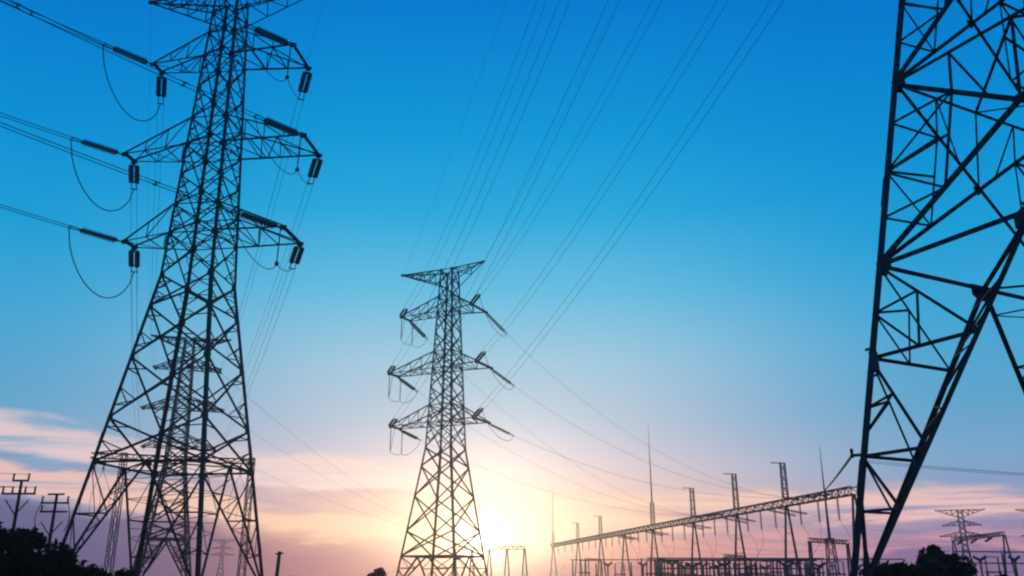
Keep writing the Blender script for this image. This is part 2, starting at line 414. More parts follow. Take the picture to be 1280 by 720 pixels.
    # earth wire arms: flat top, strut below
    if top:
        zt, drop, LL, LR, lift = top
        for sd, Ln in ((-1, LL), (1, LR)):
            b = MB(); w = W(zt); wb = W(zt - drop); E = fr.p(sd * Ln, 0, zt + lift)
            for j in (-1, 1):
                A = fr.p(sd * w, j * w, zt); B = fr.p(sd * wb, j * wb, zt - drop)
                Ej = E + fr.v * (j * .14)
                b.angle(A, Ej, MAIN * .85, fr.v * j); b.angle(B, Ej, MAIN * .75, fr.v * j)
                nseg = max(2, int((Ln - w) / 1.4))
                for k in range(nseg - 1):
                    t0, t1 = k / nseg, (k + 1) / nseg
                    b.angle(A.lerp(Ej, t1), B.lerp(Ej, t1), RED, fr.v * j); b.angle(A.lerp(Ej, t0), B.lerp(Ej, t1), RED, fr.v * j)
            A0, A1 = fr.p(sd * w, -w, zt), fr.p(sd * w, w, zt)
            for k in range(nseg):
                t0, t1 = k / nseg, (k + 1) / nseg
                b.angle(A0.lerp(E, t0), A1.lerp(E, t1), RED, (0, 0, 1)); b.angle(A0.lerp(E, t1), A1.lerp(E, t1), RED, (0, 0, 1))
            b.plate(E, fr.v, fr.u, .45, .35, .05)
            b.build('earth_wire_arm', STEEL, root)
    root['_w'] = 0; del root['_w']
    return root, W

LV = (39.05, 31.53, 24.58)
# tall pylon on the left
FL = Frame(-21.8, 58.0, .138)
armsL = [(39.05, 2.1, 5.43, 6.02, .65, 1.59), (31.53, 2.2, 6.65, 7.39, .65, 1.59), (24.58, 2.2, 5.63, 6.5, .65, 1.59)]
make_pylon(FL, 'tall dark lattice pylon at far left with three crossarm levels and dangling jumper loops',
           [(0, 4.89), (21.5, 1.877), (44.86, .93)], 8.7, [11.5, 15.6, 19.2, 21.5, 24.58, 26.78, 29.1, 31.53, 33.73, 36.3, 39.05, 41.15, 42.9, 44.86], armsL,
           (44.86, 1.95, 6.84, 7.6, .3), (.23, .135, .075), detail=2)
# pylon in front of the sun
MZ = 4.12
FM = Frame(-8.24, 110.0, .457)
armsM = [(39.05 - MZ, 2.1, 6.59, 4.49, 1.17, 2.0), (31.53 - MZ, 2.2, 8.13, 5.3, 1.17, 2.0), (24.58 - MZ, 2.2, 7.56, 5.03, 1.17, 2.0)]
wM = lambda z: 4.89 - (4.89 - 1.877) * z / 21.5
make_pylon(FM, 'slim lattice pylon standing in front of the low sun near the centre',
           [(0, wM(MZ)), (21.5 - MZ, 1.877), (44.86 - MZ, .93)], 4.5, [q - MZ for q in (11.5, 15.6, 19.2, 21.5, 24.58, 26.78, 29.1, 31.53, 33.73, 36.3, 39.05, 41.15, 42.9, 44.86)], armsM,
           (44.86 - MZ, 1.95, 7.48, 4.97, .5), (.25, .18, .105), detail=1, foot_z=.5)
# pylon seen through the legs of the tall left one
FB = Frame(-60.5, 160.0, -.25)
armsB = [(39.05, 2.1, 5.5, 6.0, .8, 1.4), (31.53, 2.2, 6.7, 7.2, .8, 1.4), (24.58, 2.2, 5.8, 6.4, .8, 1.4)]
make_pylon(FB, 'distant lattice pylon seen through the open legs of the tall left pylon',
           [(0, 4.89), (21.5, 1.877), (44.86, .93)], 8.7, [11.5, 15.6, 19.2, 21.5, 24.58, 26.78, 29.1, 31.53, 33.73, 36.3, 39.05, 41.15, 42.9, 44.86], armsB,
           (44.86, 1.95, 6.8, 7.2, .3), (.42, .27, .17), detail=2)
# very near tower cropped by the right edge
FR = Frame(13.087, 17.106, 1.088)
rootR, WR = make_pylon(FR, 'huge near lattice pylon cropped by the right edge, its thick K braces crossing the sky',
           [(0, 4.80), (24.5, 1.37), (46, .9)], 8.434, [12.95, 17.3, 20.9, 24.5, 27.5, 31, 34.5, 38, 41, 43.5, 46], [(27.5, 3.5, 6, 6, .9, .9), (34.5, 3.5, 7, 7, .9, .9), (41, 2.5, 6, 6, .9, .9)],
           (46, 2.5, 6, 6, .3), (.175, .1, .055), detail=3)

# a dark box clamped to the near tower's left leg, as in the photo
b = MB(); q = FR.p(-WR(6.2) + .05, -WR(6.2) - .05, 6.2)
for dz in (-.3, .3): b.bar(q + Vector((-.02, 0, dz)), q + FR.u * .2 + FR.v * -.02 + Vector((0, 0, dz)), .05)
b.box(q + FR.u * .16 + Vector((0, 0, 0)), .17, .2, .42, -.5)
b.build('junction_box', EQUIP, rootR)
# small far pylons
def far_pylon(x, y, yaw, label, k=1.0):
    f = Frame(x, y, yaw)
    make_pylon(f, label, [(0, 2.2 * k), (11 * k, .85 * k), (21.8 * k, .75 * k)], 3.6 * k, [6.4 * k, 8.9 * k, 11 * k, 12.6 * k, 14.2 * k, 15.7 * k, 17.3 * k, 18.9 * k, 20.3 * k, 21.8 * k],
               [(17.3 * k, 1.4 * k, 5.3 * k, 5.3 * k, .3, .3), (14.2 * k, 1.4 * k, 6.4 * k, 6.4 * k, .3, .3)], (21.8 * k, 2.0 * k, 6.6 * k, 6.6 * k, 0), (.26 * k, .2 * k, .13 * k), detail=0, foot_z=.3)
far_pylon(133.0, 269.0, .35, 'far small T-topped pylon rising behind the round bush at lower right')
far_pylon(165.5, 283.0, .35, 'far small pylon cut off by the right edge beside the low gantry', 1.06)
far_pylon(-147.0, 466.0, -.2, 'tiny faint pylon low between the right legs of the tall left pylon')

# ------------------------------------------------------------------ insulator strings and conductors
def pin(A, D, sag, t):                                    # point on a sagging span
    p = Vector(A) + Vector(D) * t; p.z -= 4 * sag * t * (1 - t); return p
def discs(A, B, r=.15, pitch=.17, n=9):
    A = Vector(A); B = Vector(B); Ln = (B - A).length; k = max(3, int(Ln / pitch)); pr = [(0, .03)]
    for i in range(k):
        o = (i + .2) * Ln / k; s_ = Ln / k
        pr += [(o, .045), (o + s_ * .12, r * .55), (o + s_ * .5, r), (o + s_ * .58, r * .96), (o + s_ * .6, .05)]
    pr.append((Ln, .03)); m = MB(); m.lathe(A, B, pr, n); return m
def string(A, E, label, link=.55, tail=.75, gap=.42, r=.15, group='strain insulator strings', twin=True):
    A = Vector(A); E = Vector(E); d = (E - A).normalized(); Ln = (E - A).length
    side = d.cross(Vector((0, 0, 1)))
    if side.length < .2: side = FL.u.copy()
    side.normalize()
    t = thing('insulator_string', A, label, 'insulator', group)
    p0 = A + d * link; p1 = E - d * tail
    b = MB(); b.bar(A, p0, .07)
    b.build('link', FITTING, t)
    offs = (-gap / 2, gap / 2) if twin else (0,)
    for o in offs: discs(p0 + side * o, p1 + side * o, r).build('disc_stack', PORCELAIN, t, True)
    if twin:
        for p in (p0, p1):
            b = MB(); b.prism(p - d * .09, p + d * .09, [(-gap * .62, -.02), (gap * .62, -.02), (gap * .62, .02), (-gap * .62, .02)], side, side.cross(d)); b.build('yoke_plate', FITTING, t)
    b = MB()
    if tail > .3:
        for o in (-.225, .225):
            b.bar(p1 + d * .05 + side * o * .6, E + side * o, .06); 
        b.bar(E - side * .24, E + side * .24, .07)
    else: b.bar(p1, E, .07)
    b.build('clamp', FITTING, t)
    return E, side
def cable(pts_list, name, label, cat, r, group, spacers=None):
    """one thing: its wires (and spacers) are parts when there is more than one wire"""
    if len(pts_list) == 1:
        b = MB(); b.tube(pts_list[0], r, 5); o = b.build(name, ALUMINIUM); return tag(o, label, cat, group)
    t = thing(name, pts_list[0][0], label, cat, group)
    for p in pts_list:
        b = MB(); b.tube(p, r, 5); b.build('wire', ALUMINIUM, t)
    if spacers:
        for k in spacers:
            A, B = pts_list[0][k], pts_list[1][k]; d = (B - A).normalized()
            b = MB(); b.bar(A - d * .06, B + d * .06, .07, .05)
            for q in (A, B): b.bar(q - d.cross(Vector((0, 0, 1))) * .16, q + d.cross(Vector((0, 0, 1))) * .16, .075)
            b.build('spacer', FITTING, t)
    return t
def span(A, D, sag, Ls, lab_s, lab_c, grp_s, grp_c, t1=1.0, n=40, r=.027, gap=.45, end_string=None, spc=(2, 6, 12, 20), r_disc=.19, **kw):
    """strain string of length Ls at A, then the twin conductor along the sagging span; returns the string's end"""
    A = Vector(A); D = Vector(D); ts = Ls / D.length
    E, side = string(A, pin(A, D, sag, ts), lab_s, group=grp_s, r=r_disc, **kw)
    te = t1 if end_string is None else 1 - end_string / D.length
    pts = []
    for o in (-gap / 2, gap / 2): pts.append([pin(A, D, sag, ts + (te - ts) * i / n) + side * o for i in range(n + 1)])
    cable(pts, 'conductor', lab_c, 'power line', r, grp_c, spc)
    return E, side
def jumper(N, F, sag, label, r=.021, group='jumper loops', bulge=None, n=22, via=None):
    N = Vector(N); F = Vector(F); pts = []
    for i in range(n + 1):
        t = i / n; p = N.lerp(F, t); q = (4 * t * (1 - t)) ** .62; p.z -= sag * q
        if bulge: p += Vector(bulge) * q
        pts.append(p)
    b = MB(); b.tube(pts, r, 6); o = b.build('jumper_cable', ALUMINIUM); return tag(o, label, 'cable', group)

LVN = ('upper', 'middle', 'lower'); SDN = {-1: 'left', 1: 'right'}
# --- tall left pylon: near spans leave over the camera's left, far spans run on to the pylon behind
DN = {(0, -1): (-76.1, -68.35, 25.66, 5.37), (1, -1): (-77.2, -68.0, 24.2, 5.6), (2, -1): (-77.6, -68.1, 24.0, 4.7),
      (0, 1): (-77.9, -67.85, 23.5, 5.26), (1, 1): (-77.2, -68.3, 24.5, 4.35), (2, 1): (-78.5, -67.2, 22.0, 3.6)}
for k, (za, rise, LL, LRt, eL, eR) in enumerate(armsL):
    for sd, Ln, e in ((-1, LL, eL), (1, LRt, eR)):
        An = FL.p(sd * Ln, -e, za - .12); Af = FL.p(sd * Ln, e, za - .12)
        dx = DN[(k, sd)]; nm = f'{LVN[k]} {SDN[sd]} arm of the tall left pylon'
        N, sN = span(An, dx[:3], dx[3], 3.75, f'thick slanting insulator string at the {nm}', f'twin power line leaving left from the {nm}',
                     'near strain strings of the tall left pylon', 'power lines leaving the tall left pylon leftwards')
        _, _, LLb, LRb, eLb, eRb = armsB[k]; Lb, eb = (LLb, eLb) if sd < 0 else (LRb, eRb)
        Bn = FB.p(sd * Lb, -eb, armsB[k][0] - .12); D = Bn - Af
        F, sF = span(Af, D, 3.2, 3.9, f'double insulator string hanging steeply below the {nm}', f'thin twin line going back from the {nm}',
                     'far strain strings of the tall left pylon', 'power lines between the tall left pylon and the pylon behind', end_string=3.2, r=.014, spc=(), link=.4, tail=1.1)
        string(Bn, pin(Af, D, 3.2, 1 - 3.2 / D.length), f'small insulator string at the {LVN[k]} {SDN[sd]} arm of the distant pylon',
               link=.3, tail=.5, r=.13, group='strain strings of the distant pylon', gap=.35)
        if sd < 0:
            jumper(N + sN * .2, F, 3.3, f'slack jumper loop hanging beside the {nm}', r=.04)
        else:
            S = FL.p(Ln - .25, -e + .15, za - .1); bt = S + Vector((-.1, .2, -2.35))
            string(S, bt, f'thin weighted jumper rod under the {nm}', link=.25, tail=.25, r=.05, group='jumper rods of the tall left pylon', twin=False)
            b = MB(); b.lathe(bt + Vector((0, 0, .1)), bt - Vector((0, 0, .3)), [(0, .04), (.06, .14), (.28, .14), (.32, .05)], 8)
            o = b.build('jumper_weight', FITTING); tag(o, f'round weight on the jumper rod under the {nm}', 'weight', 'jumper weights')
            jumper(N, bt, 1.5, f'jumper cable from string to weight under the {nm}', r=.028)
            jumper(bt, F, .35, f'short jumper cable beyond the weight under the {nm}', r=.028)
# earth wires of the left pylon
for sd, Ln in ((-1, 6.84), (1, 7.6)):
    A = FL.p(sd * Ln, 0, 45.1)
    B = FB.p(sd * 7.0, 0, 45.1); D = B - A
    cable([[pin(A, D, 2.2, i / 30) for i in range(31)]], 'earth_wire', f'hair-thin earth wire from the {SDN[sd]} top tip of the tall left pylon going back', 'wire', .008, 'earth wires')

# --- pylon before the sun: near spans pass over the camera, far spans drop to the gantry on the right
DM = {(0, -1): (29.24, -92.38, 28.26, 6.87), (1, -1): (30.55, -92.4, 28.5, 5.76), (2, -1): (31.4, -92.2, 28.9, 4.77),
      (0, 1): (31.25, -92.75, 27.8, 5.16), (1, 1): (31.8, -93.3, 26.6, 4.0), (2, 1): (32.0, -93.1, 27.1, 3.1)}
GA = Vector((43.6, 108.0, 12.5)); GB = Vector((11.6, 300.0, 12.5)); GD = (GB - GA).normalized()
def gx(y): return GA.x + (y - GA.y) * (GB.x - GA.x) / (GB.y - GA.y)
GEND = {(0, 1): 126.5, (1, 1): 122, (2, 1): 117.5, (0, -1): 163.5, (1, -1): 158.5, (2, -1): 154.0}
for k, (za, rise, LL, LRt, eL, eR) in enumerate(armsM):
    for sd, Ln, e in ((-1, LL, eL), (1, LRt, eR)):
        An = FM.p(sd * Ln, -e, za + .1); Af = FM.p(sd * Ln, e, za - .12)
        nm = f'{LVN[k]} {SDN[sd]} arm of the pylon before the sun'; dx = DM[(k, sd)]
        N, sN = span(An, dx[:3], dx[3], 3.4, f'stubby insulator string pointing forward from the {nm}', f'twin power line sweeping overhead from the {nm}',
                     'near strain strings of the pylon before the sun', 'power lines crossing overhead', n=60, r=.015, gap=.75, link=.2, tail=.5, r_disc=.15, spc=())
        y = GEND[(k, sd)]; G = Vector((gx(y), y, 12.5)); D = G - Af; sg = (5.0, 4.2, 3.4)[k]
        F, sF = span(Af, D, sg, 3.1, f'insulator string slanting right from the {nm}', f'faint twin line sinking right from the {nm}',
                     'far strain strings of the pylon before the sun', 'power lines down to the substation gantry', end_string=3.0, link=.25, tail=.55, r_disc=.17, gap=.36, r=.008, spc=())
        string(G, pin(Af, D, sg, 1 - 3.0 / D.length), f'gantry-end insulator of the line from the {nm}', link=.25, tail=.4, r=.13, group='strain strings on the gantry', gap=.35)
        if sd < 0:
            bts = []
            for q, lb in ((-e, 'outer'), (e, 'inner')):
                S = FM.p(-Ln + (.1 if q < 0 else .3), q, za - .1); bt = S - Vector((0, 0, 3.0)); bts.append(bt)
                string(S, bt, f'thin vertical {lb} jumper string below the {nm}', link=.15, tail=.15, r=.075, group='jumper strings of the pylon before the sun', twin=False)
            jumper(N, bts[0], .5, f'jumper cable to outer string below the {nm}', r=.03); jumper(bts[0], bts[1], .35, f'low jumper cable between strings below the {nm}', r=.03)
            jumper(bts[1], F, .8, f'jumper cable from inner string below the {nm}', r=.03)
        else:
            jumper(N, F, 1.7, f'slack jumper loop under the {nm}', r=.03)
for sd, Ln, lb in ((-1, 7.48, 'left'), (1, 4.97, 'right')):
    A = FM.p(sd * Ln, 0, 41.2); D = Vector((29.5, -92, 32))
    cable([[pin(A, D, 4.5, i / 50) for i in range(51)]], 'earth_wire', f'hair-thin earth wire overhead from the {lb} top tip of the pylon before the sun', 'wire', .009, 'earth wires')
# lines that run on from the distant pylon, low across the sunset
for k in range(3):
    A = FB.p(armsB[k][3], armsB[k][5], armsB[k][0]); B = Vector((-11 + 4.5 * k, 214.4 - 1.1 * k, 9.1)); D = B - A
    cable([[pin(A, D, 2.5, i / 30) + Vector((0, o, 0)) for i in range(31)] for o in (0, .5)], 'conductor', f'faint twin line sloping from the distant pylon {("upper", "middle", "lower")[k]} arm towards the sun', 'power line', .015, 'lines low across the sunset')

# ------------------------------------------------------------------ substation gantries
def lattice_mast(b, p, h, w0, w1, n, leg=.07, web=.045):
    P = lambda i, j, t: p + Vector((i * (w0 + (w1 - w0) * t), j * (w0 + (w1 - w0) * t), h * t))
    cs = [(-1, -1), (1, -1), (1, 1), (-1, 1)]
    for c in cs: b.bar(P(*c, 0), P(*c, 1), leg)
    for k in range(n):
        t0, t1 = k / n, (k + 1) / n
        for a in range(4):
            c, d = cs[a], cs[(a + 1) % 4]
            b.bar(P(*c, t0), P(*d, t1), web) if k % 2 == 0 else b.bar(P(*d, t0), P(*c, t1), web)
            b.bar(P(*c, t1), P(*d, t1), web)
def truss(b, A, B, w, h, seg, leg=.1, web=.06):
    A = Vector(A); B = Vector(B); d = (B - A).normalized(); s = d.cross(Vector((0, 0, 1))).normalized(); L = (B - A).length; n = max(2, int(L / seg))
    P = lambda i, j, t: A.lerp(B, t) + s * (i * w / 2) + Vector((0, 0, j * h / 2))
    for i in (-1, 1):
        for j in (-1, 1): b.bar(P(i, j, 0), P(i, j, 1), leg)
    for k in range(n):
        t0, t1 = k / n, (k + 1) / n; o = 1 if k % 2 == 0 else -1
        for i in (-1, 1): b.bar(P(i, -o, t0), P(i, o, t1), web); b.bar(P(i, -1, t1), P(i, 1, t1), web)
        for j in (-1, 1): b.bar(P(-o, j, t0), P(o, j, t1), web)
def aframe(b, p, top, side, spread, r, lattice=False):
    for sg in (-1, 1):
        f = p + side * (spread * sg); b.tube([f + Vector((0, 0, -.2)), Vector((p.x, p.y, top)) + side * (.12 * sg)], r * 1.15, 8, r * .9)
    for t in (.35, .68):
        b.bar(p.lerp(Vector((p.x, p.y, top)), t) + side * (spread * (1 - t)), p.lerp(Vector((p.x, p.y, top)), t) - side * (spread * (1 - t)), .09)
GS = GD.cross(Vector((0, 0, 1))).normalized()
posts = [(112.8, None, 0), (131.0, 5.2, 0), (148.5, 5.6, 0), (168.0, 5.2, 0), (191.5, 4.6, 19), (212.5, None, 0), (233.5, 4.6, 0), (258.0, 4.4, 0), (291.0, 3.6, 16)]
gan = thing('substation_gantry', (GA.x, GA.y, 0), 'long substation gantry, its lattice beam receding from the near tower towards the sun', 'gantry', 'substation gantries')
b = MB(); truss(b, Vector((gx(112.4), 112.4, 12.5)), Vector((gx(293), 293, 12.5)), 1.0, .95, 1.6, .13, .075); b.build('beam', STEEL, gan)
for (y, sp, rod) in posts:
    p = Vector((gx(y), y, 0)); b = MB(); aframe(b, p, 12.1, GS, 1.35, .17)
    if y == 148.5:
        for t in (.06, .15, .24, .42, .5): b.bar(p + Vector((0, 0, 12 * t)) + GS * (1.35 * (1 - t)), p + Vector((0, 0, 12 * t)) - GS * (1.35 * (1 - t)), .1)
    a = b.build('a_frame', CONCRETE, gan)
    if sp:
        b = MB(); lattice_mast(b, p + Vector((0, 0, 13.0)), sp, .36, .3, 7, .1, .06)
        if not rod: b.bar(p + Vector((-1.7, 0, 13.05 + sp)), p + Vector((.4, 0, 13.0 + sp)), .16, .12)
        m = b.build('lattice_spire', STEEL, a)
    if rod:
        b = MB(); q = p + Vector((0, 0, 13.0 + sp)); b.tube([q, q + Vector((0, 0, rod * .45)), q + Vector((0, 0, rod * .9))], .16, 6, .02); b.build('lightning_rod', STEEL, a)
ORD = ['first', 'second', 'third', 'fourth', 'fifth', 'sixth', 'seventh', 'eighth', 'ninth']
# strings and droppers hanging from the beam
for i in range(8):
    y0, y1 = posts[i][0], posts[i + 1][0]
    for j, t in enumerate((.22, .5, .78)):
        y = y0 + (y1 - y0) * t; A = Vector((gx(y), y, 12.0)); L = 4.6 if i < 4 else 3.6
        w = ('right', 'middle', 'left')[j]
        string(A, A - Vector((0, 0, L * .62)), f'slim hanging insulator, {w} one between {ORD[i]} and {ORD[i + 1]} gantry A-frames from the right', link=.12, tail=.12, r=.19, group='insulators hanging under the gantry beam', twin=False)
        B = A - Vector((0, 0, L * .62)); C = Vector((A.x + (1.5 if j != 1 else -1.0), y + 2, 4.8))
        cable([[B.lerp(C, q / 12) + Vector((.7 * math.sin(math.pi * q / 12), 0, 0)) for q in range(13)]], 'dropper_cable',
              f'thin dropper wire below the {w} hanging insulator between {ORD[i]} and {ORD[i + 1]} A-frame', 'cable', .022, 'dropper wires')
    # slanting strings under the beam next to the posts
    if i in (1, 2, 3, 4, 5):
        for j, dy in enumerate((3.0, 6.5)):
            A = Vector((gx(y0 + dy), y0 + dy, 12.0)); E_ = A + Vector((4.2, -1.0, -.95))
            string(A, E_, f'dark slanting insulator, {("nearer", "farther")[j]} one left of the {ORD[i]} gantry A-frame from the right', link=.2, tail=.2, r=.26, group='slanting insulators under the beam', twin=False)
            n_ = 16; Q = E_ + Vector((34, -14, -3.2)) 
            cable([[E_.lerp(Q, q / n_) - Vector((0, 0, 1.6 * 4 * (q / n_) * (1 - q / n_))) for q in range(n_ + 1)]], 'strain_busbar', f'thin strung wire heading right from the {("nearer", "farther")[j]} slanting insulator left of the {ORD[i]} A-frame', 'wire', .012, 'strung bus wires')

def small_gantry(A, B, h, label, nposts=2, spread=.8, w=.6, pr=.15, inline=False):
    A = Vector((A[0], A[1], 0)); B = Vector((B[0], B[1], 0)); d = (B - A).normalized(); s = d.cross(Vector((0, 0, 1)))
    t = thing('bus_gantry', A, label, 'gantry', 'smaller yard gantries')
    b = MB(); truss(b, A + Vector((0, 0, h)), B + Vector((0, 0, h)), w, w, .9, .1, .06); b.build('beam', STEEL, t)
    for k in range(nposts):
        p = A.lerp(B, k / (nposts - 1)); b = MB(); aframe(b, p, h - w * .3, d if inline else s, spread, pr); b.build('a_frame', CONCRETE, t)
    return t
small_gantry((-13.4, 215.0), (2.9, 211.0), 9.0, 'low hazy gantry row directly below the setting sun', 5, .75, .75, .17, True)
small_gantry((41.8, 128.6), (50.0, 136.5), 7.2, 'small dark bus gantry under the beam beside the tall thin mast', 2, .3, .55)
small_gantry((36.5, 158.0), (42.0, 166.0), 5.8, 'small low bus frame between the third and fourth A-frames', 2, .3, .5)
small_gantry((30.0, 190.0), (36.0, 199.0), 5.6, 'small low bus frame behind the masted fifth A-frame', 2, .3, .5)
small_gantry((19.5, 245.0), (24.5, 253.0), 7.2, 'small reddish bus frame between the seventh and eighth A-frames', 2, .3, .6)
t = small_gantry((79.5, 147.5), (82.0, 170.0), 9.0, 'low portal gantry with sagging beam behind the round bush at right', 2, 1.0, .6)
for k in range(3):
    y = 152 + 6 * k; A = Vector((79.9 + .09 * 6 * k, y, 8.7)); E_ = A + Vector((-1.8, -1, -.8))
    string(A, E_, f'dark insulator under the right portal gantry beam, {("nearest", "middle", "farthest")[k]} of three', link=.15, tail=.15, r=.2, group='insulators on the right portal gantry', twin=False)
# gantry seen through the lower part of the tall left pylon
t = thing('substation_gantry', (-43.5, 92, 0), 'thin gantry seen behind the belt of the tall left pylon, insulators hanging from it', 'gantry', 'substation gantries')
b = MB(); truss(b, (-43.4, 91.5, 14.0), (-28.0, 96.5, 14.0), .5, .5, 1.0, .08, .05); b.build('beam', STEEL, t)
for (px_, py_) in ((-40.4, 92.5), (-28.2, 96.45)):
    b = MB(); lattice_mast(b, Vector((px_, py_, 0)), 14.4, .34, .26, 12, .07, .045); b.build('lattice_column', STEEL, t)
for k, q in enumerate((.03, .085, .86, .92)):
    A = Vector((-43.4, 91.5, 13.7)).lerp(Vector((-28.0, 96.5, 13.7)), q)
    w = ('leftmost', 'second', 'third', 'rightmost')[k]
    string(A, A - Vector((0, 0, 1.2)), f'stubby insulator hanging behind the tall left pylon belt, {w} of four', link=.1, tail=.1, r=.2, group='stubby insulators behind the belt', twin=False)
    B = A - Vector((0, 0, 1.2))
    for s2, w2 in ((-1, 'left'), (1, 'right')):
        C = B + Vector((s2 * .9, .3, -4.6))
        cable([[B.lerp(C, i / 10) + Vector((s2 * .45 * math.sin(math.pi * i / 10), 0, 0)) for i in range(11)]], 'dropper_cable', f'{w2} thin dropper wire under the {w} stubby insulator behind the left belt', 'cable', .022, 'dropper wires')
# free-standing lightning mast
t = thing('lightning_mast', (44.3, 127.5, 0), 'needle-thin lightning mast on a short lattice base left of the near tower', 'mast')
b = MB(); lattice_mast(b, Vector((44.3, 127.5, 0)), 7.4, .75, .42, 8, .12, .07); b.build('lattice_base', STEEL, t)
b = MB(); q = Vector((44.3, 127.5, 7.3)); b.tube([q, q + Vector((0, 0, 6)), q + Vector((0, 0, 12.8))], .2, 6, .03); b.build('rod', STEEL, t)
# downlead from the gantry to a bracket on the near tower, and the line going on to the right
LEGZ = 4.25; q = FR.p(-WR(LEGZ), -WR(LEGZ), LEGZ); br = q + Vector((-.14, .1, 0))
b = MB(); b.bar(q, br, .06); b.lathe(br - Vector((0, 0, .05)), br + Vector((0, 0, 1)), [(0, .03), (.05, .045), (.1, .03), (.15, .045), (.2, .02)], 8)
o = b.build('line_bracket', FITTING, rootR)
A = Vector((gx(123), 123, 13.1)); D = br - A
cable([[pin(A, D, .5, i / 30) for i in range(31)]], 'downlead', 'taut dark cable rising from the gantry beam to the near tower leg', 'cable', .03, None)
A = Vector((78, 118, 13.6)); Bq = FR.p(-WR(4.3) + .1, -WR(4.3), 4.3); D = Vector((40.5, 104, 14.6)) - A
cable([[Vector((108, 107, 13.4)).lerp(Vector((42.8, 109.5, 15.9)), i / 30) - Vector((0, 0, 1.2 * 4 * (i / 30) * (1 - i / 30) + o)) for i in range(31)] for o in (0, .22)], 'conductor',
      'twin power line running right behind the near tower K brace to the right edge', 'power line', .03, None)

# ------------------------------------------------------------------ yard equipment
def ribbed(A, L, r, n=9, k=9):
    pr = [(0, r * .6)]
    for i in range(k):
        o = (i + .3) * L / k; pr += [(o, r * .62), (o + L / k * .25, r), (o + L / k * .5, r * .62)]
    pr.append((L, r * .6)); m = MB(); m.lathe(A, Vector(A) + Vector((0, 0, 1)), pr, n); return m
def proto_post(h):
    t = thing('post_insulator', (0, 0, 0), 'x', 'insulator'); b = MB(); b.tube([(0, 0, 0), (0, 0, h * .55)], .17, 8); b.box((0, 0, h * .55), .5, .5, .06); b.build('support_column', CONCRETE, t)
    ribbed((0, 0, h * .56), h * .4, .2).build('ribbed_body', PORCELAIN, t, True)
    b = MB(); b.box((0, 0, h * .98), .3, .3, .1); b.build('cap', FITTING, t); return t
def proto_disc(h):
    t = thing('disconnector', (0, 0, 0), 'x', 'switch'); b = MB()
    for x in (-.9, .9): b.tube([(x, 0, 0), (x, 0, h * .55)], .16, 8)
    b.bar((-1.2, 0, h * .56), (1.2, 0, h * .56), .18); b.build('support_frame', CONCRETE, t)
    for x in (-.9, .9): ribbed((x, 0, h * .57), h * .36, .15).build('ribbed_post', PORCELAIN, t, True)
    b = MB(); b.bar((-1.1, 0, h * .95), (.1, 0, h * .97), .1); b.bar((.0, 0, h * .97), (1.1, 0, h * .95), .1); b.build('switch_arm', FITTING, t); return t
def proto_breaker(h):
    t = thing('circuit_breaker', (0, 0, 0), 'x', 'breaker'); b = MB(); b.box((0, 0, h * .2), .9, .6, h * .4); b.build('cabinet', EQUIP, t)
    ribbed((0, 0, h * .4), h * .35, .2).build('ribbed_column', PORCELAIN, t, True)
    for s in (-1, 1):
        m = MB(); m.lathe(Vector((0, 0, h * .8)), Vector((s, 0, h * .8 + .45)), [(0, .12), (.2, .2), (.3, .14), (.45, .2), (.55, .14), (.7, .2), (.8, .14), (.95, .2), (1.05, .14)], 8); m.build('interrupter', PORCELAIN, t, True)
    b = MB(); b.box((0, 0, h * .78), .4, .34, .3); b.build('hub', FITTING, t); return t
def dup(r, loc, rz, label, group):
    c = r.copy(); COL.objects.link(c); c.location = loc; c.rotation_euler = (0, 0, rz); c['label'] = label; c['group'] = group
    for ch in list(r.children):
        d = ch.copy(); COL.objects.link(d); d.parent = c
    return c
protos = [proto_post(4.6), proto_disc(4.6), proto_breaker(4.6)]
rows = [('front yard row', 'yard equipment in the front row', [(20.5 + 1.5 * i, 127.5 + .12 * i) for i in range(16)], 4.5),
        ('rear yard row', 'yard equipment in the rear row', [(22.5 + 1.75 * i, 160 - .11 * i) for i in range(24)], 5.3),
        ('middle yard row', 'yard equipment in the middle row', [(21.5 + 1.75 * i, 143 + .1 * i) for i in range(16)], 4.9),
        ('farthest yard row', 'yard equipment in the farthest row', [(12.5 + 2.4 * i, 190 - .1 * i) for i in range(16)], 5.6),
        ('right yard row', 'yard equipment in the right row', [(62.5 + 1.9 * i, 133 + .4 * i) for i in range(13)], 5.6)]
KD = ('slim ribbed post insulator', 'two-post disconnector switch', 'Y-shaped circuit breaker')
used = set()
for rn, grp, pts, h in rows:
    for i, (x, y) in enumerate(pts):
        k = (0, 1, 0, 2, 1, 0, 2, 0, 1)[i % 9]; hh = h * random.uniform(.9, 1.08)
        pos = 'leftmost' if i == 0 else 'rightmost' if i == len(pts) - 1 else f'number {i + 1} from its left end'
        if pos[0] == 'n': pos = f'{(ORD + ["tenth", "eleventh", "twelfth", "thirteenth", "fourteenth", "fifteenth", "sixteenth", "seventeenth", "eighteenth", "nineteenth", "twentieth", "twenty-first", "twenty-second", "twenty-third"])[i]} from the left'
        lab = f'{KD[k]}, {pos} in the {rn} under the gantries'
        if k not in used:
            o = protos[k]; used.add(k); o.location = (x, y, 0); o.rotation_euler = (0, 0, random.uniform(-.3, .3)); o['label'] = lab; o['group'] = grp
        else: o = dup(protos[k], (x, y, 0), random.uniform(-.3, .3), lab, grp)
        o.scale = (1, 1, hh / 4.6)
